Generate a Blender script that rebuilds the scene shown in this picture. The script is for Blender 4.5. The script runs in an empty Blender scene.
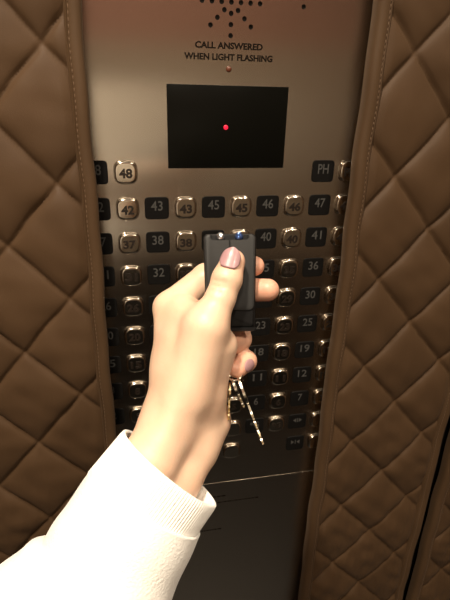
import bpy, bmesh, math, random
import numpy as np
from mathutils import Vector, Matrix, noise

scene = bpy.context.scene
COL = scene.collection
random.seed(4)

# ------------------------------------------------------------------ camera
FPX = 486.0                                  # focal length in pixels of a 450x600 frame
CAM = Vector((-0.1145, -0.5416, 1.5846))
def cam_axes(a=-.4097, b=-.2092, c=.0273):
    ca, sa, cb, sb, cc, sc = math.cos(a), math.sin(a), math.cos(b), math.sin(b), math.cos(c), math.sin(c)
    Rx = Matrix(((1, 0, 0), (0, ca, -sa), (0, sa, ca)))
    Rz = Matrix(((cb, -sb, 0), (sb, cb, 0), (0, 0, 1)))
    Ry = Matrix(((cc, 0, -sc), (0, 1, 0), (sc, 0, cc)))
    M = Rz @ Rx @ Ry
    return M.col[0].copy(), M.col[1].copy(), M.col[2].copy()      # right, forward, up
AX_R, AX_F, AX_U = cam_axes()
cd = bpy.data.cameras.new('camera')
cd.sensor_fit = 'VERTICAL'; cd.sensor_height = 24.0; cd.lens = 24.0 * FPX / 600.0
cd.clip_start = 0.01
cd.dof.use_dof = False
cam = bpy.data.objects.new('camera', cd); COL.objects.link(cam)
m3 = Matrix((AX_R, AX_U, -AX_F)).transposed()
cam.matrix_world = Matrix.Translation(CAM) @ m3.to_4x4()
scene.camera = cam
def loc3(px, py, D):                          # camera-frame coordinates (right, forward, up)
    return Vector(((px - 225) / FPX * D, D, -(py - 300) / FPX * D))
def to_world(v): return CAM + AX_R * v[0] + AX_F * v[1] + AX_U * v[2]
def at(px, py, D): return to_world(loc3(px, py, D))

# ------------------------------------------------------------------ helpers
def mat(name, color, rough=.5, metal=0., **kw):
    m = bpy.data.materials.new(name); m.use_nodes = True
    p = m.node_tree.nodes['Principled BSDF']
    p.inputs['Base Color'].default_value = (*color, 1)
    p.inputs['Roughness'].default_value = rough
    p.inputs['Metallic'].default_value = metal
    for k, v in kw.items():
        p.inputs[k.replace('_', ' ')].default_value = v
    return m
def nd(m, typ, **kw):
    n = m.node_tree.nodes.new(typ)
    for k, v in kw.items(): setattr(n, k, v)
    return n
def ln(m, a, ao, b, bi): m.node_tree.links.new(a.outputs[ao], b.inputs[bi])
def noise_color(m, c1, c2, scale, detail=4, stretch=None, rough=None):
    p = m.node_tree.nodes['Principled BSDF']
    tc = nd(m, 'ShaderNodeTexCoord'); nz = nd(m, 'ShaderNodeTexNoise'); rp = nd(m, 'ShaderNodeValToRGB')
    mp = nd(m, 'ShaderNodeMapping')
    if stretch: mp.inputs['Scale'].default_value = stretch
    nz.inputs['Scale'].default_value = scale; nz.inputs['Detail'].default_value = detail
    rp.color_ramp.elements[0].color = (*c1, 1); rp.color_ramp.elements[1].color = (*c2, 1)
    rp.color_ramp.elements[0].position = .35; rp.color_ramp.elements[1].position = .65
    ln(m, tc, 'Object', mp, 'Vector'); ln(m, mp, 'Vector', nz, 'Vector'); ln(m, nz, 'Fac', rp, 'Fac'); ln(m, rp, 'Color', p, 'Base Color')
    return tc, nz
def bump(m, scale, strength, dist=.001, detail=3, stretch=None, kind='ShaderNodeTexNoise'):
    p = m.node_tree.nodes['Principled BSDF']
    tc = nd(m, 'ShaderNodeTexCoord'); mp = nd(m, 'ShaderNodeMapping'); nz = nd(m, kind); b = nd(m, 'ShaderNodeBump')
    if stretch: mp.inputs['Scale'].default_value = stretch
    nz.inputs['Scale'].default_value = scale
    if 'Detail' in nz.inputs: nz.inputs['Detail'].default_value = detail
    b.inputs['Strength'].default_value = strength; b.inputs['Distance'].default_value = dist
    ln(m, tc, 'Object', mp, 'Vector'); ln(m, mp, 'Vector', nz, 'Vector')
    ln(m, nz, 'Fac' if 'Fac' in nz.outputs else 'Distance', b, 'Height'); ln(m, b, 'Normal', p, 'Normal')
    return b
def link(name, me, m=None, parent=None, smooth=True):
    o = bpy.data.objects.new(name, me); COL.objects.link(o)
    if m is not None and not me.materials: me.materials.append(m)
    if smooth:
        for p in me.polygons: p.use_smooth = True
    if parent is not None: o.parent = parent
    return o
def obj(name, bm, m, parent=None, smooth=False, auto=None):
    bmesh.ops.recalc_face_normals(bm, faces=bm.faces)
    me = bpy.data.meshes.new(name); bm.to_mesh(me); bm.free()
    o = link(name, me, m, parent, smooth)
    if auto is not None:
        me.polygons.foreach_set('use_smooth', [True] * len(me.polygons))
        me.set_sharp_from_angle(angle=math.radians(auto))
    return o
def empty(name, loc, label=None, cat=None, group=None):
    o = bpy.data.objects.new(name, None); o.empty_display_size = .02
    COL.objects.link(o); o.location = loc
    tag(o, label, cat, group); return o
def tag(o, label=None, cat=None, group=None, kind=None):
    if label: o['label'] = label
    if cat: o['category'] = cat
    if group: o['group'] = group
    if kind: o['kind'] = kind
    return o
def box(bm, lo, hi, bev=0, seg=2):
    r = bmesh.ops.create_cube(bm, size=1)
    for v in r['verts']:
        v.co = Vector(((lo[i] + hi[i]) / 2 + v.co[i] * (hi[i] - lo[i]) for i in range(3)))
    if bev:
        es = list({e for v in r['verts'] for e in v.link_edges})
        bmesh.ops.bevel(bm, geom=es, offset=bev, segments=seg, affect='EDGES', profile=.5)
    return r['verts']
def squircle(rx, rz, n, k=4.0):
    pts = []
    for i in range(n):
        t = 2 * math.pi * i / n; c, s = math.cos(t), math.sin(t)
        pts.append((rx * math.copysign(abs(c) ** (2 / k), c), rz * math.copysign(abs(s) ** (2 / k), s)))
    return pts
def rings(bm, layers, cap0=True, cap1=True):
    """layers: list of closed loops of 3D points, lofted"""
    L = [[bm.verts.new(p) for p in lay] for lay in layers]
    n = len(L[0])
    for a, b in zip(L, L[1:]):
        for i in range(n): bm.faces.new((a[i], a[(i + 1) % n], b[(i + 1) % n], b[i]))
    if cap0: bm.faces.new(L[0])
    if cap1: bm.faces.new(L[-1])
    return L
def tube(bm, pts, r, n=8):
    pts = [Vector(p) for p in pts]; lays = []
    up = None
    for i, p in enumerate(pts):
        d = (pts[min(i + 1, len(pts) - 1)] - pts[max(i - 1, 0)]).normalized()
        if up is None: up = d.orthogonal().normalized()
        up = (up - d * up.dot(d)).normalized(); s = d.cross(up)
        rr = r[i] if isinstance(r, (list, tuple)) else r
        lays.append([p + (up * math.cos(2 * math.pi * k / n) + s * math.sin(2 * math.pi * k / n)) * rr for k in range(n)])
    rings(bm, lays)
def struct(name, lo, hi, m, label=None):
    bm = bmesh.new(); box(bm, lo, hi); o = obj(name, bm, m); o['kind'] = 'structure'
    return o
_txt = {}
def text_mesh(s, size, ext=.0002, width=None, offset=0., space=1., height=None):
    """text mesh centred on its own box, lying in the XZ plane and facing -Y"""
    key = (s, size, ext, width, offset, space, height)
    if key in _txt: return _txt[key]
    cu = bpy.data.curves.new('lettering', 'FONT'); cu.body = s; cu.size = size; cu.extrude = ext
    cu.offset = offset; cu.resolution_u = 3; cu.space_character = space
    o = bpy.data.objects.new('lettering', cu); COL.objects.link(o)
    dg = bpy.context.evaluated_depsgraph_get()
    me = bpy.data.meshes.new_from_object(o.evaluated_get(dg))
    COL.objects.unlink(o); bpy.data.objects.remove(o)
    xs = [v.co.x for v in me.vertices]; ys = [v.co.y for v in me.vertices]
    cx, cy = (min(xs) + max(xs)) / 2, (min(ys) + max(ys)) / 2
    k = width / (max(xs) - min(xs)) if width else 1
    kh = height / (max(ys) - min(ys)) if height else 1
    for v in me.vertices: v.co = Vector(((v.co.x - cx) * k, -v.co.z, (v.co.y - cy) * kh))
    me.materials.clear()
    _txt[key] = me
    return me

# ------------------------------------------------------------------ materials
def quilt_mat(name, c1, c2):
    m = mat(name, c1, .62, 0, Sheen_Weight=.06, Sheen_Roughness=.5)
    m.node_tree.nodes['Principled BSDF'].inputs['Specular IOR Level'].default_value = .28
    m.node_tree.nodes['Principled BSDF'].inputs['Sheen Tint'].default_value = (.9, .65, .45, 1)
    noise_color(m, c1, c2, 9, 5)
    bump(m, 900, .25, .0006, 2)
    return m
BROWN = quilt_mat('brown_quilt_vinyl', (.067, .0365, .0165), (.081, .0445, .0205))
BIND = quilt_mat('brown_binding_tape', (.074, .041, .019), (.085, .048, .0225))
THREAD = mat('tan_thread', (.17, .105, .062), .7)
STEEL = mat('brushed_steel', (.65, .60, .53), .23, 1., Anisotropic=.95)
def brushed(m):
    t = nd(m, 'ShaderNodeTangent'); t.direction_type = 'RADIAL'; t.axis = 'Z'
    p = m.node_tree.nodes['Principled BSDF']; ln(m, t, 'Tangent', p, 'Tangent')
brushed(STEEL)
CHROME = mat('polished_steel', (.60, .54, .46), .10, 1.)
LENS = mat('clear_button_lens', (.72, .66, .57), .13, 1.)
LENSTXT = mat('button_number_ink', (.012, .007, .004), .5)
BLACK = mat('black_plate_plastic', (.008, .0075, .007), .55)
BLACK.node_tree.nodes['Principled BSDF'].inputs['Specular IOR Level'].default_value = .07
PLATETXT = mat('plate_number_paint', (.066, .064, .060), .75)
PLATETXT.node_tree.nodes['Principled BSDF'].inputs['Specular IOR Level'].default_value = .2
SCREEN = mat('dark_display_glass', (.004, .004, .003), .3)
SCREEN.node_tree.nodes['Principled BSDF'].inputs['Specular IOR Level'].default_value = .1
REDDOT = mat('red_indicator', (.5, .01, .03), .4, Emission_Color=(1, .012, .045, 1), Emission_Strength=1.1)
AMBER = mat('amber_call_lens', (.13, .04, .02), .25, Coat_Weight=.6)
INK = mat('engraved_ink', (.008, .005, .003), .8)
INK.node_tree.nodes['Principled BSDF'].inputs['Specular IOR Level'].default_value = .1
HOLE = mat('dark_speaker_cloth', (.006, .005, .004), .9)
SKIN = mat('skin', (.78, .50, .35), .44, 0, Subsurface_Weight=.12, Subsurface_Scale=.004)
SKIN.node_tree.nodes['Principled BSDF'].inputs['Subsurface Radius'].default_value = (1., .35, .2)
noise_color(SKIN, (.73, .49, .345), (.77, .54, .39), 45, 3)
bump(SKIN, 650, .22, .0005, 4)
NAIL = mat('mauve_nail_polish', (.37, .215, .225), .34, 0, Coat_Weight=.15)
KNIT = mat('white_sweater_knit', (.86, .84, .79), .9, 0, Sheen_Weight=.3)
bump(KNIT, 700, .5, .001, 3)
FOB = mat('grey_fob_plastic', (.025, .025, .0245), .5)
FOB.node_tree.nodes['Principled BSDF'].inputs['Specular IOR Level'].default_value = .22
bump(FOB, 2500, .15, .0002, 2)
FOBBLK = mat('black_fob_plastic', (.006, .006, .006), .3)
FOBBLK.node_tree.nodes['Principled BSDF'].inputs['Specular IOR Level'].default_value = .15
LEDC = mat('clear_led', (.80, .85, .95), .06, .95)
LEDB = mat('blue_led', (.16, .30, .80), .06, .9)
NICKEL = mat('nickel_key', (.80, .74, .62), .20, 1.)
BRASS = mat('brass_key', (.78, .62, .36), .24, 1.)
WALLM = mat('bronze_steel_wall', (.10, .085, .07), .4, .8)

# ------------------------------------------------------------------ the lift car
FLOORM = mat('dark_floor_tile', (.03, .027, .024), .5); noise_color(FLOORM, (.012, .011, .010), (.022, .02, .018), 14)
CEILM = mat('ceiling_metal', (.42, .37, .31), .5)
X0, X1, Y0, YW, ZT = -.85, .80, -1.55, .005, 2.40
struct('floor', (X0, Y0, -.06), (X1, YW, 0), FLOORM)
struct('ceiling', (X0, Y0, ZT), (X1, YW, ZT + .05), CEILM)
struct('wall_front', (X0, YW, 0), (X1, YW + .05, ZT), WALLM)
PADWALL = mat('brown_wall_cover', (.16, .08, .036), .7); noise_color(PADWALL, (.075, .042, .022), (.09, .05, .027), 6)
struct('wall_left', (X0 - .05, Y0, 0), (X0, YW, ZT), PADWALL)
struct('wall_right', (X1, Y0, 0), (X1 + .05, YW, ZT), PADWALL)
REDWALL = mat('red_reflection_wall', (.42, .17, .105), .5); noise_color(REDWALL, (.175, .085, .06), (.21, .105, .075), 7, 5, (1, 1, .15))  # unseen back wall, toned red for its reflection in the steel
CREAM = mat('cream_reflection_band', (.88, .83, .74), .6)  # colours of the added bands that the steel faceplate reflects
TAN = mat('tan_reflection_band', (.20, .16, .12), .6)
DARK = mat('dark_reflection_base', (.014, .013, .012), .6)  # for the added dark base reflected in the lower steel
struct('wall_back', (X0, Y0 - .05, 0), (X1, Y0, ZT), REDWALL)
def band(n, z0, z1, m, t):
    struct(n, (X0 + .001, Y0, z0), (X1 - .001, Y0 + t, z1), m)
band('reflection_band_1', 1.60, 1.74, TAN, .02)  # added bands out of view, giving the steel its reflected stripes
struct('reflection_band_2', (X0 + .001, Y0, 1.24), (.0, Y0 + .02, 1.599), CREAM)  # added cream band, makes the left of the steel reflect brighter
struct('reflection_band_4', (.001, Y0, 1.24), (X1 - .001, Y0 + .02, 1.599), TAN)  # added tan half, keeps the reflection on the right darker
band('reflection_band_3', .90, 1.239, TAN, .02)  # added band for the mid-tone stripe reflected in the steel
band('reflection_base', .0, .899, DARK, .03)  # added dark base, so the lower steel reflects dark

# ------------------------------------------------------------------ quilted pads
def pad(name, label, xa, xb, z0, z1, xc, zc, left_edge, right_edge, seed):
    """hanging moving pad; xc,zc = one quilting crossing; bound edges at xa / xb when asked"""
    root = empty(name, ((xa + xb) / 2, -.02, z0), label, 'quilted pad', 'brown quilted protection pads on the lift wall')
    hx, hz = .0560, .0630                     # half diagonals of a diamond
    YB, YF, H = -.0095, -.0235, .0085
    bw = .0145
    ia = xa + (bw * .8 if left_edge else 0); ib = xb - (bw * .8 if right_edge else 0)
    nx = max(8, int((ib - ia) / .0023)); nz = int((z1 - z0) / .0023)
    X = np.linspace(ia, ib, nx + 1); Z = np.linspace(z0, z1, nz + 1)
    XX, ZZ = np.meshgrid(X, Z)
    # wobble of the stitched lines, more towards the bottom where the pad sags
    low = np.clip((1.35 - ZZ) / .6, 0, 1)
    rng = np.random.RandomState(seed); ph = rng.rand(12) * 6.28
    WX = XX + .0018 * np.sin(ZZ * 41 + ph[0]) * (0.15 + low) + .0006 * np.sin(ZZ * 97 + XX * 60 + ph[1])
    WZ = ZZ + .0022 * np.sin(XX * 47 + ph[2] + ZZ * 9) * (0.15 + low) + .0006 * np.sin(XX * 113 + ph[3])
    # seams bow: diamonds sag slightly
    U = (WX - xc) / (2 * hx) + (WZ - zc) / (2 * hz); V = (WX - xc) / (2 * hx) - (WZ - zc) / (2 * hz)
    su, sv = np.abs(np.sin(np.pi * U)), np.abs(np.sin(np.pi * V))
    fu, fv = np.abs(U - np.round(U)) * 2, np.abs(V - np.round(V)) * 2
    puff = (1 - (1 - fu) ** 3.2) ** .6 * (1 - (1 - fv) ** 3.2) ** .6
    pinch = np.exp(-(fu / .045) ** 2) + np.exp(-(fv / .045) ** 2)
    iu, iv = np.floor(U).astype(int), np.floor(V).astype(int)
    h1 = np.modf(np.abs(np.sin(iu * 12.9898 + iv * 78.233 + seed) * 43758.5453))[0]
    h2 = np.modf(np.abs(np.sin(iu * 39.346 + iv * 11.135 + seed) * 24634.6345))[0]
    uu, vv = U - np.floor(U) - .5, V - np.floor(V) - .5
    tilt = 1 + .34 * (h1 - .5) * uu * 2 + .34 * (h2 - .5) * vv * 2 + .22 * (h1 - .5)
    # soft creases running out of the stitched crossings, plus broad lumps
    wr = np.zeros_like(XX)
    for k in range(7):
        a = rng.rand() * 3.14; fr = 60 + 150 * rng.rand()
        wr += np.sin((XX * math.cos(a) + ZZ * math.sin(a)) * fr + 2.2 * np.sin(XX * 31 + ZZ * 27 + ph[k]) + ph[k + 3])
    wr = (wr / 7) * (.0011 + .0024 * low)
    crease = np.abs(np.sin((uu * math.cos(1.) + vv * math.sin(1.)) * 15 + h1 * 9 + 3 * h2 * uu)) ** .5 * .0016 * low * (h2 > .35)
    edge = np.ones_like(XX)
    if left_edge: edge = np.minimum(edge, np.clip((XX - ia) / .012, 0, 1) ** .5)
    if right_edge: edge = np.minimum(edge, np.clip((ib - XX) / .012, 0, 1) ** .5)
    hgt = (H * puff * tilt + (wr - crease) * puff ** .4) * (.12 + .88 * edge)
    hang = .004 * np.sin(ZZ * 5 + seed) * np.sin(XX * 9 + 1)
    YY = YF - hgt + .0014 * np.minimum(pinch, 1.3) * edge - np.abs(hang) * .6
    nvx, nvz = nx + 1, nz + 1
    front = np.stack([XX, YY, ZZ], -1).reshape(-1, 3); back = np.stack([XX, np.full_like(XX, YB), ZZ], -1).reshape(-1, 3)
    N = nvx * nvz
    idx = np.arange(N).reshape(nvz, nvx)
    q = np.stack([idx[:-1, :-1], idx[:-1, 1:], idx[1:, 1:], idx[1:, :-1]], -1).reshape(-1, 4)
    faces = q.tolist()
    loop = list(idx[0, :]) + list(idx[1:, -1]) + list(idx[-1, -2::-1]) + list(idx[-2:0:-1, 0])
    nb = len(loop)
    verts = front.tolist() + [(front[i][0], YB, front[i][2]) for i in loop]
    for k in range(nb):
        a, b = loop[k], loop[(k + 1) % nb]
        faces.append((b, a, N + k, N + (k + 1) % nb))
    faces.append([N + k for k in range(nb)])
    me = bpy.data.meshes.new('quilted_cover'); me.from_pydata(verts, [], [list(map(int, f)) for f in faces])
    me.transform(Matrix.Translation(-root.location)); me.update()
    body = link('quilted_cover', me, BROWN, root)
    me.set_sharp_from_angle(angle=math.radians(70))
    # bound edges: a folded tape with a line of stitching
    for on, xe, sg in ((left_edge, xa, 1), (right_edge, xb, -1)):
        if not on: continue
        bm = bmesh.new(); lays = []
        prof = [(0, -.004), (.0006, -.0075), (.003, -.0105), (.007, -.0112), (.0110, -.0102), (.0128, -.0085), (.0140, -.0095), (.0158, -.0078), (.0165, -.002), (.0165, .010), (.003, .0105), (.0006, .007)]
        nzz = 260
        for j in range(nzz + 1):
            z = z0 + (z1 - z0) * j / nzz
            wob = .0009 * math.sin(z * 23 + seed) + .0005 * math.sin(z * 71 + seed * 2)
            wy = .0007 * math.sin(z * 57 + seed)
            lays.append([Vector((xe + sg * (px_ + wob), -.0215 + py_ * .95 + wy, z)) - root.location for px_, py_ in prof])
        rings(bm, lays)
        obj('edge_binding', bm, BIND, root, auto=45)
        bm = bmesh.new(); z = z0 + .01; st = .0052
        while z < z1 - .01:
            wob = .0009 * math.sin(z * 23 + seed) + .0005 * math.sin(z * 71 + seed * 2); wy = .0007 * math.sin(z * 57 + seed)
            c = Vector((xe + sg * (.0119 + wob), -.0215 - .0093 + wy, z)) - root.location
            tube(bm, [c - Vector((0, 0, .0015)), c + Vector((0, -.0003, 0)), c + Vector((0, 0, .0015))], [.0003, .00042, .0003], 5)
            z += st
        tag(obj('stitching', bm, THREAD, root), None, None, None, 'stuff')
    return root
pad('quilted_pad', 'brown quilted moving pad hanging left of the button panel', -.62, -.1425, .0, 2.25, -.1795, 1.4935, False, True, 3)
pad('quilted_pad', 'brown quilted moving pad between the button panel and the black gap', .1395, .3390, .0, 2.25, .1900, 1.4975, True, True, 8)
pad('quilted_pad', 'brown quilted pad beyond the black gap, at the lower right edge', .3570, .76, .0, 2.25, .4650, 1.3700, True, False, 15)

# ------------------------------------------------------------------ control panel
PANEL = empty('elevator_control_panel', (0, 0, 0), 'brushed steel elevator control panel with floor buttons and dark display', 'control panel')
POFF = Vector((0, 0, 0))
def pl(x, y, z): return Vector((x, y, z)) - POFF
ROWP, COLP, ZR = .0393, .032, 1.5
# faceplate with drilled speaker holes
bm = bmesh.new(); box(bm, pl(-.205, 0, 0), pl(.205, .0045, 2.36), .0006, 1)
fp = obj('faceplate', bm, STEEL, PANEL)
holes = []
SPX, SPZ = -.0012, 1.6628
for k in range(8):
    for r in (1, 2, 3):
        a = math.pi / 4 * k; holes.append((SPX + math.cos(a) * .0097 * r, SPZ + math.sin(a) * .0097 * r))
holes += [(SPX, SPZ), (.0735, 1.6625)]
bm = bmesh.new()
for hx_, hz_ in holes:
    rings(bm, [[pl(hx_ + .00235 * math.cos(t * math.pi / 8), yy, hz_ + .00235 * math.sin(t * math.pi / 8)) for t in range(16)] for yy in (-.01, .0042)])
bmesh.ops.recalc_face_normals(bm, faces=bm.faces)
cme = bpy.data.meshes.new('cutter'); bm.to_mesh(cme); bm.free()
cut = bpy.data.objects.new('cutter', cme); COL.objects.link(cut); cut.parent = PANEL
md = fp.modifiers.new('holes', 'BOOLEAN'); md.object = cut; md.operation = 'DIFFERENCE'; md.solver = 'EXACT'
bpy.context.view_layer.update()
dg = bpy.context.evaluated_depsgraph_get()
nme = bpy.data.meshes.new_from_object(fp.evaluated_get(dg)); fp.modifiers.clear(); fp.data = nme
bpy.data.objects.remove(cut)
bm = bmesh.new()
for hx_, hz_ in holes[:-1]:
    rings(bm, [[pl(hx_ + .00232 * math.cos(t * math.pi / 8), yy, hz_ + .00232 * math.sin(t * math.pi / 8)) for t in range(16)] for yy in (.0030, .0042)])
tag(obj('speaker_perforation', bm, HOLE, PANEL), 'star of dark speaker holes')
bm = bmesh.new()
rings(bm, [[pl(.0735 + .00232 * math.cos(t * math.pi / 8), yy, 1.6625 + .00232 * math.sin(t * math.pi / 8)) for t in range(16)] for yy in (.0030, .0042)])
tag(obj('microphone_hole', bm, HOLE, PANEL), 'single dark hole right of the speaker star')
# display
bm = bmesh.new(); box(bm, pl(-.0665, -.0012, 1.504), pl(.0635, .001, 1.588), .0005, 2)
disp = obj('display_screen', bm, SCREEN, PANEL, auto=40); tag(disp, 'black display window')
bm = bmesh.new()
bmesh.ops.create_uvsphere(bm, u_segments=16, v_segments=8, radius=1)
for v in bm.verts: v.co = pl(-.0040 + v.co.x * .0025, -.0012 + v.co.y * .0007, 1.5468 + v.co.z * .0025)
tag(obj('indicator_light', bm, REDDOT, disp, smooth=True), 'glowing red dot')
# call lamp
bm = bmesh.new(); bmesh.ops.create_uvsphere(bm, u_segments=16, v_segments=8, radius=1)
for v in bm.verts: v.co = pl(-.0022 + v.co.x * .0030, v.co.y * .0022, 1.6032 + v.co.z * .0030)
tag(obj('call_light', bm, AMBER, PANEL, smooth=True), 'small amber call lamp')
def letter(s, x, z, size, width, m=INK, name='engraved_lettering', off=.0, y=-.0001):
    o = link(name, text_mesh(s, size, .00015, width, off), m, PANEL, False); o.location = pl(x, y, z); return o
letter('CALL ANSWERED', -.0022, 1.6246, .0080, .0700, off=.0003)
letter('WHEN LIGHT FLASHING', -.0022, 1.6142, .0080, .0920, off=.0003)
# buttons
def squ(x, z, y, k, n=40): return [Vector((a + x, y, b + z)) for a, b in squircle(k, k, n, 3.2)]
def button_meshes():
    bm = bmesh.new()                                             # domed lens
    prof = [(.0116, .0005), (.0116, -.0026), (.0114, -.0033), (.0110, -.0038), (.0104, -.0041), (.0098, -.00425), (.0094, -.0043), (.0090, -.0043), (.0008, -.0043)]
    rings(bm, [squ(0, 0, y, k) for k, y in prof])
    bmesh.ops.recalc_face_normals(bm, faces=bm.faces)
    a = bpy.data.meshes.new('floor_button'); bm.to_mesh(a); bm.free(); a.materials.append(LENS)
    a.polygons.foreach_set('use_smooth', [True] * len(a.polygons)); a.set_sharp_from_angle(angle=math.radians(60))
    bm = bmesh.new()                                             # bezel ring
    prof = [(.0127, .0005), (.0127, -.0008), (.0126, -.0013), (.0124, -.0016), (.0121, -.0017), (.0118, -.0014), (.0117, .0005)]
    rings(bm, [squ(0, 0, y, k) for k, y in prof], False, False)
    bmesh.ops.recalc_face_normals(bm, faces=bm.faces)
    b = bpy.data.meshes.new('bezel'); bm.to_mesh(b); bm.free(); b.materials.append(CHROME)
    b.polygons.foreach_set('use_smooth', [True] * len(b.polygons))
    bm = bmesh.new()                                             # black plate
    rr = [(k, y) for k, y in ((.0, .0003), (.0, -.0007), (.0005, -.0012))]
    lays = [[Vector((a_, y, b_)) for a_, b_ in squircle(.0134 - d, .0124 - d, 40, 7)] for d, y in rr]
    rings(bm, lays); bmesh.ops.recalc_face_normals(bm, faces=bm.faces)
    c = bpy.data.meshes.new('number_plate'); bm.to_mesh(c); bm.free(); c.materials.append(BLACK)
    return a, b, c
ME_BTN, ME_BEZ, ME_PLATE = button_meshes()
def colx(c): return (c - 4.5) * COLP
def rowz(r): return ZR - r * ROWP
def put_button(c, r, s, label):
    x, z = colx(c), rowz(r)
    b = link('floor_button', ME_BTN, None, PANEL, False); b.location = pl(x, 0, z); tag(b, label)
    link('bezel', ME_BEZ, None, b, False)
    if s:
        n = link('button_number', text_mesh(s, .0118, .0003, .0140 if len(s) == 2 else .0068, .0005, 1., .0102), LENSTXT, b, False)
        n.location = (0, -.0043, -.0006)
def put_plate(c, r, s, label):
    x, z = colx(c), rowz(r)
    p = link('number_plate', ME_PLATE, None, PANEL, False); p.location = pl(x, 0, z); tag(p, label)
    if s in ('open', 'close'):
        bm = bmesh.new()
        def tri(x0, x1, zz=0):
            rings(bm, [[Vector((x0, y, zz - .0035)), Vector((x0, y, zz + .0035)), Vector((x1, y, zz))] for y in (-.0011, -.0014)])
        box(bm, (-.0006, -.0014, -.0035), (.0006, -.0011, .0035))
        if s == 'open': tri(-.002, -.0065); tri(.002, .0065)
        else: tri(-.0065, -.002); tri(.0065, .002)
        n = obj('plate_symbol', bm, PLATETXT, p); n.location = (0, 0, .0025)
        return
    n = link('plate_number', text_mesh(s, .0132, .0002, .0128 if len(s) == 2 else .0060, .0001, 1., .0108), PLATETXT, p, False)
    n.location = (0, -.0013, .0028)
rows = {1: '42 43 45 46 47', 2: '37 38 39 40 41', 3: '31 32 33 35 36', 4: '26 27 28 29 30', 5: '20 21 22 23 25',
        6: '15 16 17 18 19', 7: '8 9 10 11 12', 8: '2 3 5 6 7'}
items = [(0, 0, '48'), (8, 0, 'PH')]
for r, s in rows.items():
    for k, t in enumerate(s.split()): items.append((2 * k, r, t))
items += [(4, 9, 'B'), (6, 9, '*G'), (8, 9, 'open'), (8, 10, 'close'), (4, 10, 'A')]
for c, r, s in items:
    if s in ('A', 'B'):
        if s == 'A':
            p = link('number_plate', ME_PLATE, None, PANEL, False); p.location = pl(colx(c), 0, rowz(r)); tag(p, 'blank black plate at the bottom, beside the heel of the hand')
        put_button(c + 1, r, '', 'unmarked clear button low on the panel, beside the hanging keys'); continue
    nm = {'open': 'the door-open sign', 'close': 'the door-close sign'}.get(s, s)
    put_plate(c, r, s, 'black plate marked ' + nm)
    put_button(c + 1, r, '' if s in ('open', 'close') else s, 'clear domed button right of plate ' + nm if s in ('open', 'close') else 'clear domed button marked ' + nm)
# service cabinet door in the lower panel, with its faint engraved lines
bm = bmesh.new(); box(bm, pl(-.19, -.0003, .46), pl(.19, .001, 1.049))
obj('service_door', bm, STEEL, PANEL, auto=40)
for (x, z, w, n) in ((-.006, 1.022, .022, 5), (.020, 1.010, .075, 9), (-.012, .955, .03, 4)):
    bm = bmesh.new(); rnd = random.Random(n); xx = x - w / 2
    while xx < x + w / 2:
        l = .0015 + rnd.random() * .005
        box(bm, pl(xx, -.0005, z - .0012), pl(xx + l, -.0002, z + .0012)); xx += l + .0016
    obj('engraved_marks', bm, INK, PANEL)

# ------------------------------------------------------------------ surface from a distance field (hand)
def surface_nets(F, origin, h):
    """naive surface nets on a numpy field, negative inside"""
    S = F < 0
    nx, ny, nz = F.shape
    c = [(i, j, k) for i in (0, 1) for j in (0, 1) for k in (0, 1)]
    sl = lambda a, o, n: a[o[0]:n[0] - 1 + o[0], o[1]:n[1] - 1 + o[1], o[2]:n[2] - 1 + o[2]]
    cnt = sum(sl(S, o, F.shape).astype(np.int8) for o in c)
    act = (cnt > 0) & (cnt < 8)
    I = np.argwhere(act)
    acc = np.zeros((len(I), 3)); num = np.zeros(len(I))
    for a in range(8):
        for b in range(a + 1, 8):
            d = [abs(c[a][t] - c[b][t]) for t in range(3)]
            if sum(d) != 1: continue
            fa = F[I[:, 0] + c[a][0], I[:, 1] + c[a][1], I[:, 2] + c[a][2]]
            fb = F[I[:, 0] + c[b][0], I[:, 1] + c[b][1], I[:, 2] + c[b][2]]
            m_ = (fa < 0) != (fb < 0)
            t = np.where(m_, fa / np.where(m_, fa - fb, 1), 0)
            p = np.array(c[a])[None] + t[:, None] * (np.array(c[b]) - np.array(c[a]))[None]
            acc += p * m_[:, None]; num += m_
    V = (I + acc / num[:, None]) * h + origin
    idm = -np.ones(act.shape, int); idm[I[:, 0], I[:, 1], I[:, 2]] = np.arange(len(I))
    faces = []
    for ax in range(3):
        o1, o2 = [a for a in range(3) if a != ax]
        lo = [slice(None)] * 3; hi = [slice(None)] * 3
        lo[ax] = slice(0, -1); hi[ax] = slice(1, None)
        ch = S[tuple(lo)] != S[tuple(hi)]
        E_ = np.argwhere(ch)
        E_ = E_[(E_[:, o1] > 0) & (E_[:, o2] > 0) & (E_[:, o1] < F.shape[o1] - 1) & (E_[:, o2] < F.shape[o2] - 1)]
        q = []
        for d1, d2 in ((-1, -1), (0, -1), (0, 0), (-1, 0)):
            P_ = E_.copy(); P_[:, o1] += d1; P_[:, o2] += d2
            q.append(idm[P_[:, 0], P_[:, 1], P_[:, 2]])
        q = np.stack(q, 1)
        inside = S[E_[:, 0], E_[:, 1], E_[:, 2]]
        flip = inside if ax != 1 else ~inside
        q[~flip] = q[~flip][:, ::-1]
        faces += q[(q >= 0).all(1)].tolist()
    return V, faces

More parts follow.
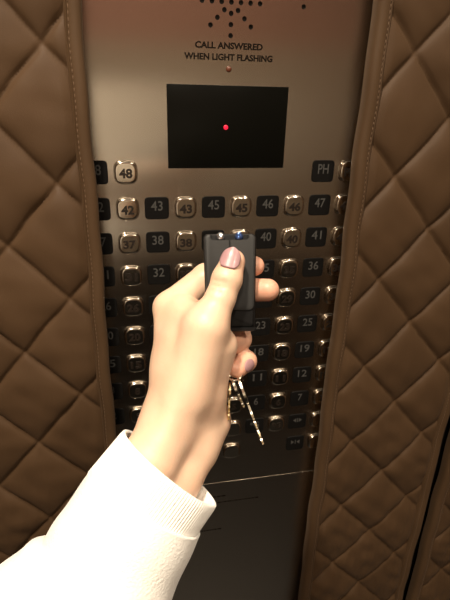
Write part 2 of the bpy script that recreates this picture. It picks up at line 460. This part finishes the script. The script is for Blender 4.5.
def J(px, py, D, r): return (loc3(px, py, D), r / 1000.)
TH = [J(232.8, 261.5, .2915, 7.5), J(227.0, 279, .2890, 9.0), J(220.5, 298, .2880, 8.9), J(206, 328, .2870, 11.8), J(188, 392, .2920, 13.5)]
IDX = [J(170, 308, .3160, 10.6), J(206, 277.5, .3270, 9.4), J(238, 268, .3205, 7.9), J(254.5, 266, .3195, 6.6)]
MID = [J(178, 322, .3260, 10.2), J(212, 299, .3330, 9.0), J(246, 290, .3230, 7.9), J(268, 290, .3170, 7.4)]
RNG = [J(188, 345, .3310, 9.6), J(238, 330, .3350, 8.4), J(239.5, 339, .3200, 7.8), J(229, 345, .3130, 7.2)]
LIT = [J(200, 368, .3310, 9.0), J(238, 354, .3330, 7.6), J(246, 361, .3190, 6.9), J(237.5, 368.5, .3110, 6.3)]
PALM = [
    (J(207, 326, .2815, 7.0), J(187, 380, .2835, 6.0)), (J(187, 380, .2835, 6.0), J(162, 440, .2770, 7.5)),
    (J(184, 342, .2985, 12.0), J(177, 400, .2940, 13.8)),
    (J(170, 308, .3160, 10.8), J(173, 365, .3080, 12.8)), (J(173, 365, .3080, 12.8), J(166, 418, .2960, 13.2)),
    (J(178, 322, .3260, 10.4), J(182, 415, .3060, 13.0)), (J(188, 345, .3310, 10.0), J(192, 425, .3090, 12.5)),
    (J(200, 368, .3310, 10.0), J(207, 420, .3160, 14.0)), (J(207, 420, .3160, 14.0), J(195, 449, .3060, 14.0)),
    (J(206, 328, .2870, 11.8), J(188, 392, .2920, 13.5)), (J(216.5, 346, .2985, 13.4), J(203, 396, .3045, 13.0)),
    (J(188, 392, .2920, 13.5), J(170, 430, .2900, 14.0)), (J(203, 396, .3045, 13.0), J(188, 440, .3020, 12.5)),
    (J(166, 418, .2960, 14.0), J(148, 462, .2815, 14.5)), (J(170, 430, .2900, 14.0), J(154, 462, .2800, 13.5)),
    (J(194, 446, .3065, 14.2), J(176, 478, .2950, 14.5)),
    (J(148, 462, .2815, 14.5), J(124, 512, .2780, 16.5)), (J(176, 478, .2950, 14.5), J(140, 530, .2820, 17.5)),
    (J(190, 380, .3080, 13.0), J(176, 440, .3010, 14.0)),
    (J(186, 314, .3065, 10.0), J(180, 372, .2990, 13.2)), (J(186, 314, .3065, 10.0), J(203, 325, .2910, 11.0)),
]
def seg(P, A, B):
    (a, ra), (b, rb) = A, B
    ab = np.array(b - a, np.float32); pa = P - np.array(a, np.float32)
    t = np.clip((pa @ ab) / float(ab @ ab), 0, 1)
    return np.linalg.norm(pa - t[..., None] * ab, axis=-1) - (ra + (rb - ra) * t)
def smin(a, b, k):
    h = np.clip(.5 + .5 * (b - a) / k, 0, 1)
    return b + (a - b) * h - k * h * (1 - h)
def hand_mesh():
    joints = [x for ch in (TH, IDX, MID, RNG, LIT) for x in ch] + [x for pr in PALM for x in pr]
    lo = np.array([min(j[0][i] - j[1] for j in joints) for i in range(3)]) - .006
    hi = np.array([max(j[0][i] + j[1] for j in joints) for i in range(3)]) + .006
    h = .00105
    ax = [np.arange(lo[i], hi[i], h, dtype=np.float32) for i in range(3)]
    P = np.stack(np.meshgrid(*ax, indexing='ij'), -1)
    palm = None
    for A, B in PALM:
        d = seg(P, A, B); palm = d if palm is None else smin(palm, d, .009)
    palm = palm + .0011
    out = None
    for ch, kk in ((TH, .007), (IDX, .005), (MID, .004), (RNG, .004), (LIT, .004)):
        d = None
        for A, B in zip(ch, ch[1:]):
            e = seg(P, A, B); d = e if d is None else smin(d, e, .0022)
        d = smin(palm, d, kk)
        out = d if out is None else smin(out, d, .0012)
    # creases: grooves over the thumb knuckle and the fold beside the web
    def groove(pts, depth, w):
        nonlocal out
        for a, b in zip(pts, pts[1:]):
            g = seg(P, (a, 0.), (b, 0.))
            out = out + depth * np.exp(-(g / w) ** 2)
    for (x0, y0, x1, y1, dp) in ((211, 279, 234, 283, .0009), (209, 284, 232, 288, .0011), (207, 289, 230, 293, .0008)):
        groove([loc3(x0, y0, .284), loc3((x0 + x1) / 2, (y0 + y1) / 2 + 1.2, .2795), loc3(x1, y1, .283)], dp, .0011)
    groove([loc3(186, 286, .306), loc3(193, 290, .305), loc3(195, 298, .303), loc3(189, 309, .298)], .0009, .0022)
    V, F = surface_nets(out, np.array([a[0] for a in ax]), h)
    return V, F
HV, HF = hand_mesh()
def to_world_np(V):
    R_ = np.array([AX_R, AX_F, AX_U]); return V @ R_ + np.array(CAM)
PERSON = empty('person', at(170, 450, .29), 'outstretched left arm in a white sweater sleeve holding a key fob', 'person')
PO = PERSON.location.copy()
me = bpy.data.meshes.new('hand_and_forearm'); me.from_pydata((to_world_np(HV) - np.array(PO)).tolist(), [], HF)
me.update()
hand = link('hand_and_forearm', me, SKIN, PERSON)
bm = bmesh.new(); bm.from_mesh(me); bmesh.ops.recalc_face_normals(bm, faces=bm.faces)
for _ in range(2): bmesh.ops.smooth_vert(bm, verts=bm.verts, factor=.5, use_axis_x=True, use_axis_y=True, use_axis_z=True)
bm.to_mesh(me); bm.free()
for p in me.polygons: p.use_smooth = True
tips = [(MID[3][0], .016), (IDX[3][0], .014), (RNG[3][0], .011), (RNG[2][0], .010), (LIT[3][0], .012), (LIT[2][0], .011), (loc3(200, 300, .297), .007), (TH[0][0], .007)]
co = np.empty(len(me.vertices) * 3); me.vertices.foreach_get('co', co); co = co.reshape(-1, 3)
wgt = np.zeros(len(co))
for c_, r_ in tips:
    p_ = np.array(to_world(c_) - PO); wgt = np.maximum(wgt, np.exp(-(np.linalg.norm(co - p_, axis=1) / r_) ** 2))
at_ = me.attributes.new('ruddy', 'FLOAT', 'POINT'); at_.data.foreach_set('value', wgt.astype(np.float32))
_p = SKIN.node_tree.nodes['Principled BSDF']; _src = _p.inputs['Base Color'].links[0].from_socket
_mx = nd(SKIN, 'ShaderNodeMix', data_type='RGBA'); _at = nd(SKIN, 'ShaderNodeAttribute'); _at.attribute_name = 'ruddy'
SKIN.node_tree.links.new(_at.outputs['Fac'], _mx.inputs[0]); SKIN.node_tree.links.new(_src, _mx.inputs[6]); _mx.inputs[7].default_value = (.68, .33, .225, 1)
SKIN.node_tree.links.new(_mx.outputs[2], _p.inputs['Base Color'])

def nail(base, tip, facing, R, L, W, lift, label, R0=None):
    """base/tip: camera-frame points on the finger axis; facing: camera-frame direction the nail looks"""
    al = (tip - base).normalized(); n = Vector(facing); n = (n - al * n.dot(al)).normalized(); ac = al.cross(n)
    bm = bmesh.new(); lays = []
    NS, NT = 12, 20; grid = []
    for j in range(NT + 1):
        t = j / NT
        t = math.sin(t * math.pi / 2); w = W * max(.03, 1 - max(0, (t - .5) / .5) ** 2.2) ** .5 * min(1, .66 + 1.3 * t)
        row = []
        for i in range(NS + 1):
            s = -1 + 2 * i / NS; th_ = s * w / 2 / R
            rr = (R if R0 is None else R0 + (R - R0) * min(1, t * 1.1)) + lift - .0016 * max(0, t - .5) ** 2 * 4 * .5
            row.append(base + al * (t * L + .0006 * (1 - s * s) * (1 if t > .5 else -1)) + ac * (rr * math.sin(th_)) + n * (rr * math.cos(th_)))
        grid.append(row)
    vv = [[bm.verts.new(to_world(p) - PO) for p in row] for row in grid]
    for j in range(NT):
        for i in range(NS): bm.faces.new((vv[j][i], vv[j][i + 1], vv[j + 1][i + 1], vv[j + 1][i]))
    o = obj('fingernail', bm, NAIL, PERSON, smooth=True)
    sm = o.modifiers.new('thickness', 'SOLIDIFY'); sm.thickness = .0009; sm.offset = 0
    o['label'] = label
nail(loc3(229.4, 270, .2903), loc3(234.6, 253, .2915), (-.15, -1, .12), .0076, .0118, .0110, .0005, 'mauve painted thumb nail', .0088)
nail(loc3(245.0, 361.5, .3165), loc3(236.5, 369, .3105), (-.55, -1, -.55), .0064, .0075, .0075, .0004, 'mauve painted little finger nail')

# sleeve: knitted tube around the forearm, bunched further up the arm
AXIS = [(170, 467, .2860, 34), (155, 487, .2835, 35), (138, 514, .2805, 36.3), (117, 555, .2760, 38), (82, 618, .2700, 41), (38, 692, .2630, 44), (-15, 782, .2550, 47), (-80, 890, .2400, 50), (-150, 1000, .2150, 52)]
def spline(pts, n):
    P_ = [np.array(p, float) for p in pts]; out = []
    for i in range(len(P_) - 1):
        p0, p1, p2, p3 = P_[max(i - 1, 0)], P_[i], P_[i + 1], P_[min(i + 2, len(P_) - 1)]
        for k in range(n):
            t = k / n
            out.append(.5 * ((2 * p1) + (-p0 + p2) * t + (2 * p0 - 5 * p1 + 4 * p2 - p3) * t * t + (-p0 + 3 * p1 - 3 * p2 + p3) * t ** 3))
    out.append(P_[-1]); return out
def sleeve(pts, bumps, name, m, parent, ribs=0, thick=.0018, n=96, origin=PO, more=()):
    C_ = [(loc3(x, y, D), r / 1000) for x, y, D, r in pts] + list(more)
    bm = bmesh.new(); lays = []; ref = Vector((0, -1, 0)); dist = 0
    for i, (c, r) in enumerate(C_):
        d = (C_[min(max(i, 3) + 2, len(C_) - 1)][0] - C_[max(i - 3, 0)][0]).normalized()
        if i: dist += (c - C_[i - 1][0]).length
        a = (ref - d * ref.dot(d)).normalized(); b = d.cross(a); lay = []
        for k in range(n):
            t = 2 * math.pi * k / n
            rr = r * (1 - .03 * math.cos(2 * t))
            if ribs: rr += .00018 * math.cos(t * ribs)
            w_ = a * math.cos(t) + b * math.sin(t); rr += bumps(dist, t, w_[0] * -.83 + w_[2] * .56)
            lay.append(to_world(c + (a * math.cos(t) + b * math.sin(t)) * rr) - origin)
        lays.append(lay)
    L = rings(bm, lays, False, bool(more))
    o = obj(name, bm, m, parent, smooth=True)
    sm = o.modifiers.new('thickness', 'SOLIDIFY'); sm.thickness = thick; sm.offset = -1
    return o
def sl_bump(dist, t, left):
    f = 0.0012 * math.sin(dist * 95 + 2.1 * math.cos(t + .7)) * min(1, dist / .03)
    f += .0010 * math.sin(dist * 210 + 1.5 * math.sin(2 * t)) * math.exp(-((dist - .09) / .05) ** 2)
    e = min(1, max(0, (dist + .026 - .071) / .008)); e = e * e * (3 - 2 * e)
    f += max(0, left) ** 1.5 * (e * .0085 + max(0, min(1, (dist + .026 - .08) / .05)) * .014)
    return f
full = spline(AXIS, 16)
ARM = [(-.1662, .215, -.3097, .052), (-.182, .170, -.312, .053), (-.198, .110, -.280, .054), (-.214, .050, -.238, .057), (-.228, .000, -.200, .062), (-.235, -.030, -.172, .060), (-.236, -.050, -.158, .046), (-.236, -.060, -.150, .020)]
ARM = [(Vector(q[:3]), float(q[3])) for q in spline(ARM, 8)][8:]
SL = sleeve(full[24:-8], sl_bump, 'sweater_sleeve', KNIT, PERSON, more=ARM); SL['label'] = 'plain white knit sleeve'
CPTS = [(170, 467, .2860, 31.0), (170, 467, .2860, 32.5), (170, 467, .2860, 33.6)] + [(170 - 33 * t, 467 + 43 * t, .286 - .005 * t, 34 + .7 * t) for t in [k / 10 for k in range(1, 11)]]
CPTS = [(x + .2 * (2 - k) if k < 3 else x, y - .26 * (2 - k) if k < 3 else y, D, r) for k, (x, y, D, r) in enumerate(CPTS)]
CPTS[0] = (169.2, 468, .2859, 31.6); CPTS[1] = (170.3, 466.6, .28605, 32.8)
CU = sleeve(CPTS, lambda d, t, left: 0., 'ribbed_cuff', KNIT, SL, ribs=110, n=880)
CU['label'] = 'ribbed white cuff'

# ------------------------------------------------------------------ key fob
FO = at(230.2, 281.5, .300)
FX = (AX_R * math.cos(.012) + AX_U * math.sin(.012)).normalized()
FU = (AX_U * math.cos(.06) + AX_F * math.sin(.02)); FU = (FU - FX * FU.dot(FX)).normalized()
FN = FX.cross(FU) * 1.0                                            # towards the viewer
if FN.dot(AX_F) > 0: FN = -FN
fob = empty('key_fob', FO, 'dark grey two-lamp remote key fob pressed by the thumb', 'key fob')
fob.matrix_world = Matrix.Translation(FO) @ Matrix((FX, FU, FN)).transposed().to_4x4()
def rrect(w, wb, y0, y1, rc, z, n=6):
    """rounded outline, width w at the top and wb at the bottom"""
    pts = []
    for cx, cy, a0 in ((w / 2 - rc, y1 - rc, 0), (-(w / 2 - rc), y1 - rc, 90), (-(wb / 2 - rc), y0 + rc, 180), (wb / 2 - rc, y0 + rc, 270)):
        for k in range(n + 1):
            a = math.radians(a0 + 90 * k / n); pts.append(Vector((cx + rc * math.cos(a), cy + rc * math.sin(a), z)))
    return pts
mm = .001
bm = bmesh.new()
rings(bm, [rrect(31.6 * mm, 28.6 * mm, -29 * mm, 29.6 * mm, 3 * mm, -10.5 * mm), rrect(33.2 * mm, 30.2 * mm, -30 * mm, 30.2 * mm, 3.2 * mm, -9.4 * mm),
           rrect(33.4 * mm, 30.4 * mm, -30 * mm, 30.2 * mm, 3.2 * mm, -4.2 * mm), rrect(32.6 * mm, 29.6 * mm, -29.6 * mm, 29.8 * mm, 3 * mm, -3.6 * mm)])
obj('back_shell', bm, FOBBLK, fob, auto=40)
bm = bmesh.new()                                                   # top shell, with a scooped front for the lamps
def top_layer(ins, z, yb): return rrect((32.4 - 2 * ins) * mm, (29.6 - 2 * ins) * mm, yb, (29.6 - ins) * mm, max(1.2, 3.4 - ins * .6) * mm, z * mm)
rings(bm, [top_layer(0, -3.7, -18.4 * mm), top_layer(.1, -1.4, -18.2 * mm), top_layer(.5, -.5, -17.6 * mm), top_layer(1.5, 0, -16.4 * mm)])
tsh = obj('front_shell', bm, FOB, fob, auto=25); tsh['label'] = 'dark grey front half'
cb = bmesh.new(); rings(cb, [rrect(24 * mm, 24 * mm, 25.8 * mm, 34 * mm, 2.0 * mm, z) for z in (-3.4 * mm, 2 * mm)])
bmesh.ops.recalc_face_normals(cb, faces=cb.faces)
box(cb, (-.5 * mm, -6 * mm, -1.6 * mm), (.5 * mm, 26.5 * mm, 1 * mm))
cme = bpy.data.meshes.new('cutter'); cb.to_mesh(cme); cb.free()
cut = bpy.data.objects.new('cutter', cme); COL.objects.link(cut); cut.parent = fob
md = tsh.modifiers.new('scoop', 'BOOLEAN'); md.object = cut; md.operation = 'DIFFERENCE'; md.solver = 'EXACT'; md.use_self = True
bpy.context.view_layer.update(); dg = bpy.context.evaluated_depsgraph_get()
nme = bpy.data.meshes.new_from_object(tsh.evaluated_get(dg)); tsh.modifiers.clear(); tsh.data = nme
bpy.data.objects.remove(cut)
bm = bmesh.new(); box(bm, (-.38 * mm, -6 * mm, -.4 * mm), (.38 * mm, 25.9 * mm, .05 * mm)); obj('seam', bm, FOBBLK, fob)
bm = bmesh.new()                                                   # dark tail end and its lip
rings(bm, [rrect(29 * mm, 28.6 * mm, -29 * mm, -16 * mm, 2.0 * mm, -3.8 * mm), rrect(28.8 * mm, 28.4 * mm, -28.4 * mm, -16.4 * mm, 2 * mm, -2.4 * mm), rrect(27.6 * mm, 27 * mm, -27.4 * mm, -17 * mm, 1.6 * mm, -1.7 * mm)])
obj('tail_cap', bm, FOBBLK, fob, auto=40)
bm = bmesh.new()
rings(bm, [rrect(32 * mm, 31.4 * mm, -30.9 * mm, -28.3 * mm, 1.2 * mm, z * mm) for z in (-9.5, -1.8)] + [rrect(31 * mm, 30.4 * mm, -30.5 * mm, -28.7 * mm, .8 * mm, -1.2 * mm)])
obj('bottom_lip', bm, FOBBLK, fob, auto=40)
bm = bmesh.new(); box(bm, (-11.8 * mm, 25.9 * mm, -3.65 * mm), (11.8 * mm, 29.3 * mm, -2.6 * mm), .3 * mm); obj('lamp_recess', bm, FOBBLK, fob)
for x, m, lb in ((-5.6, LEDC, 'clear lamp'), (5.9, LEDB, 'blue lamp')):
    bm = bmesh.new(); bmesh.ops.create_uvsphere(bm, u_segments=20, v_segments=12, radius=2.6 * mm)
    for v in bm.verts: v.co = Vector((v.co.x + x * mm, v.co.y * (1.25 if v.co.y > 0 else .8) + 27.6 * mm, v.co.z - 1.3 * mm))
    o = obj('indicator_lamp', bm, m, fob, smooth=True); o['label'] = lb
    bm = bmesh.new(); tube(bm, [Vector((x * mm, 25.4 * mm, -1.6 * mm)), Vector((x * mm, 27.2 * mm, -1.6 * mm))], 1.5 * mm, 12); obj('lamp_reflector', bm, CHROME, o)

# ------------------------------------------------------------------ keys and ring
def key(p0, p1, spin, m, label, bow=.021, blade=.031, thick=.0018, w=.0085, cuts=6):
    """flat key hanging from p0 (bow hole) towards p1; spin turns its flat side about its length"""
    d = (p1 - p0).normalized(); q = AX_R - d * AX_R.dot(d); q.normalize(); r = q.cross(d)
    side = q * math.cos(spin) + r * math.sin(spin); nrm = side.cross(d)
    root = empty('key', p0, label, 'key', 'keys hanging below the hand')
    root.matrix_world = Matrix.Translation(p0) @ Matrix((side, d, nrm)).transposed().to_4x4()
    n = 24; bm = bmesh.new()
    out = [(bow * .46 * math.sin(2 * math.pi * k / n) * (1 if k else 1), bow * .42 - bow * .5 * math.cos(2 * math.pi * k / n)) for k in range(n)]
    hole = [(bow * .12 * math.sin(2 * math.pi * k / n), bow * .06 - bow * .12 * math.cos(2 * math.pi * k / n)) for k in range(n)]
    for za, zb in ((-thick / 2, thick / 2),):
        A = [[bm.verts.new((x, y, z)) for x, y in o] for z in (za, zb) for o in (out, hole)]
        for k in range(n):
            j = (k + 1) % n
            bm.faces.new((A[0][k], A[0][j], A[1][j], A[1][k])); bm.faces.new((A[2][k], A[2][j], A[3][j], A[3][k]))
            bm.faces.new((A[0][k], A[0][j], A[2][j], A[2][k])); bm.faces.new((A[1][k], A[1][j], A[3][j], A[3][k]))
    obj('bow', bm, m, root, auto=40)
    bm = bmesh.new(); y0 = bow * .86; pts = [(-w * .5, y0), (-w * .5, y0 + blade * .96), (-w * .2, y0 + blade)]
    N_ = cuts * 4
    for k in range(N_ + 1):
        t = 1 - k / N_; dp = (0, .32, .32, 0)[k % 4] * w * (.6 + .4 * math.sin(k * 2.3))
        pts.append((w * .5 - dp, y0 + blade * (.12 + .80 * t)))
    pts.append((w * .5, y0))
    rings(bm, [[Vector((x, y, z)) for x, y in pts] for z in (-thick * .45, thick * .45)])
    bl = obj('blade', bm, m, root)
    return root
ringc = at(236, 372, .309)
key(at(238.0, 377, .3085), at(265, 449, .3140), -1.52, NICKEL, 'long silver key at right with its notched edge catching light', bow=.021, blade=.0305, thick=.0014, w=.0066, cuts=8)
key(at(232.5, 380, .3070), at(245, 409, .3120), -1.5, NICKEL, 'short thin key left of the long notched key', bow=.012, blade=.010, thick=.0014, w=.005, cuts=3)
key(at(229.5, 384, .3050), at(228.5, 421, .3080), -1.5, BRASS, 'thin key hanging closest to the heel of the hand', bow=.011, blade=.0145, thick=.0012, w=.004, cuts=4)
bm = bmesh.new()
pts = []
for k in range(41):
    a = 2 * math.pi * k / 40; pts.append(at(234.5, 374, .3085) + AX_R * .0048 * math.cos(a) + AX_U * .0035 * math.sin(a) + AX_F * .0040 * math.sin(a))
tube(bm, pts, .0007, 8)
tag(obj('key_ring', bm, NICKEL, None, smooth=True), 'small silver split ring at the little fingertip joining the keys', 'key ring')

# ------------------------------------------------------------------ lighting: round downlights in the ceiling
WARM = (1., .85, .67)
LAMPM = mat('lamp_glass', (.9, .85, .75), .3, Emission_Color=(*WARM, 1), Emission_Strength=14)
RIM = mat('downlight_rim', (.7, .66, .6), .25, 1.)
def downlight(x, y, power, label):
    t = empty('downlight', (x, y, ZT), label, 'ceiling light', 'ceiling downlights')
    bm = bmesh.new(); prof = [(.060, 0), (.060, -.004), (.055, -.008), (.047, -.008), (.044, -.003), (.044, 0)]
    rings(bm, [[Vector((r * math.cos(a * math.pi / 16), r * math.sin(a * math.pi / 16), z)) for a in range(32)] for r, z in prof], False, False)
    obj('trim_ring', bm, RIM, t, auto=40)
    bm = bmesh.new(); rings(bm, [[Vector((.044 * math.cos(a * math.pi / 16), .044 * math.sin(a * math.pi / 16), z)) for a in range(32)] for z in (-.001, -.003)])
    obj('lamp_lens', bm, LAMPM, t)
    ld = bpy.data.lights.new('downlight_lamp', 'AREA'); ld.shape = 'DISK'; ld.size = .085; ld.energy = power; ld.color = WARM
    ld.spread = math.radians(150)
    lo = bpy.data.objects.new('downlight_lamp', ld); COL.objects.link(lo); lo.parent = t; lo.location = (0, 0, -.010)
downlight(-.34, -.60, 14.5, 'round ceiling downlight above the outstretched arm')
downlight(.44, -.46, 3.6, 'round ceiling downlight above the right pad')
downlight(-.30, -1.15, 7, 'round ceiling downlight at the back left')
downlight(.30, -1.15, 5, 'round ceiling downlight at the back right')
w = bpy.data.worlds.new('world'); scene.world = w; w.use_nodes = True
w.node_tree.nodes['Background'].inputs['Color'].default_value = (1, .85, .7, 1)
w.node_tree.nodes['Background'].inputs['Strength'].default_value = .02

vs = scene.view_settings
scene.display_settings.display_device = 'sRGB'
vs.view_transform = 'Standard'; vs.look = 'None'; vs.exposure = 0.0; vs.gamma = 1.0; vs.use_curve_mapping = False
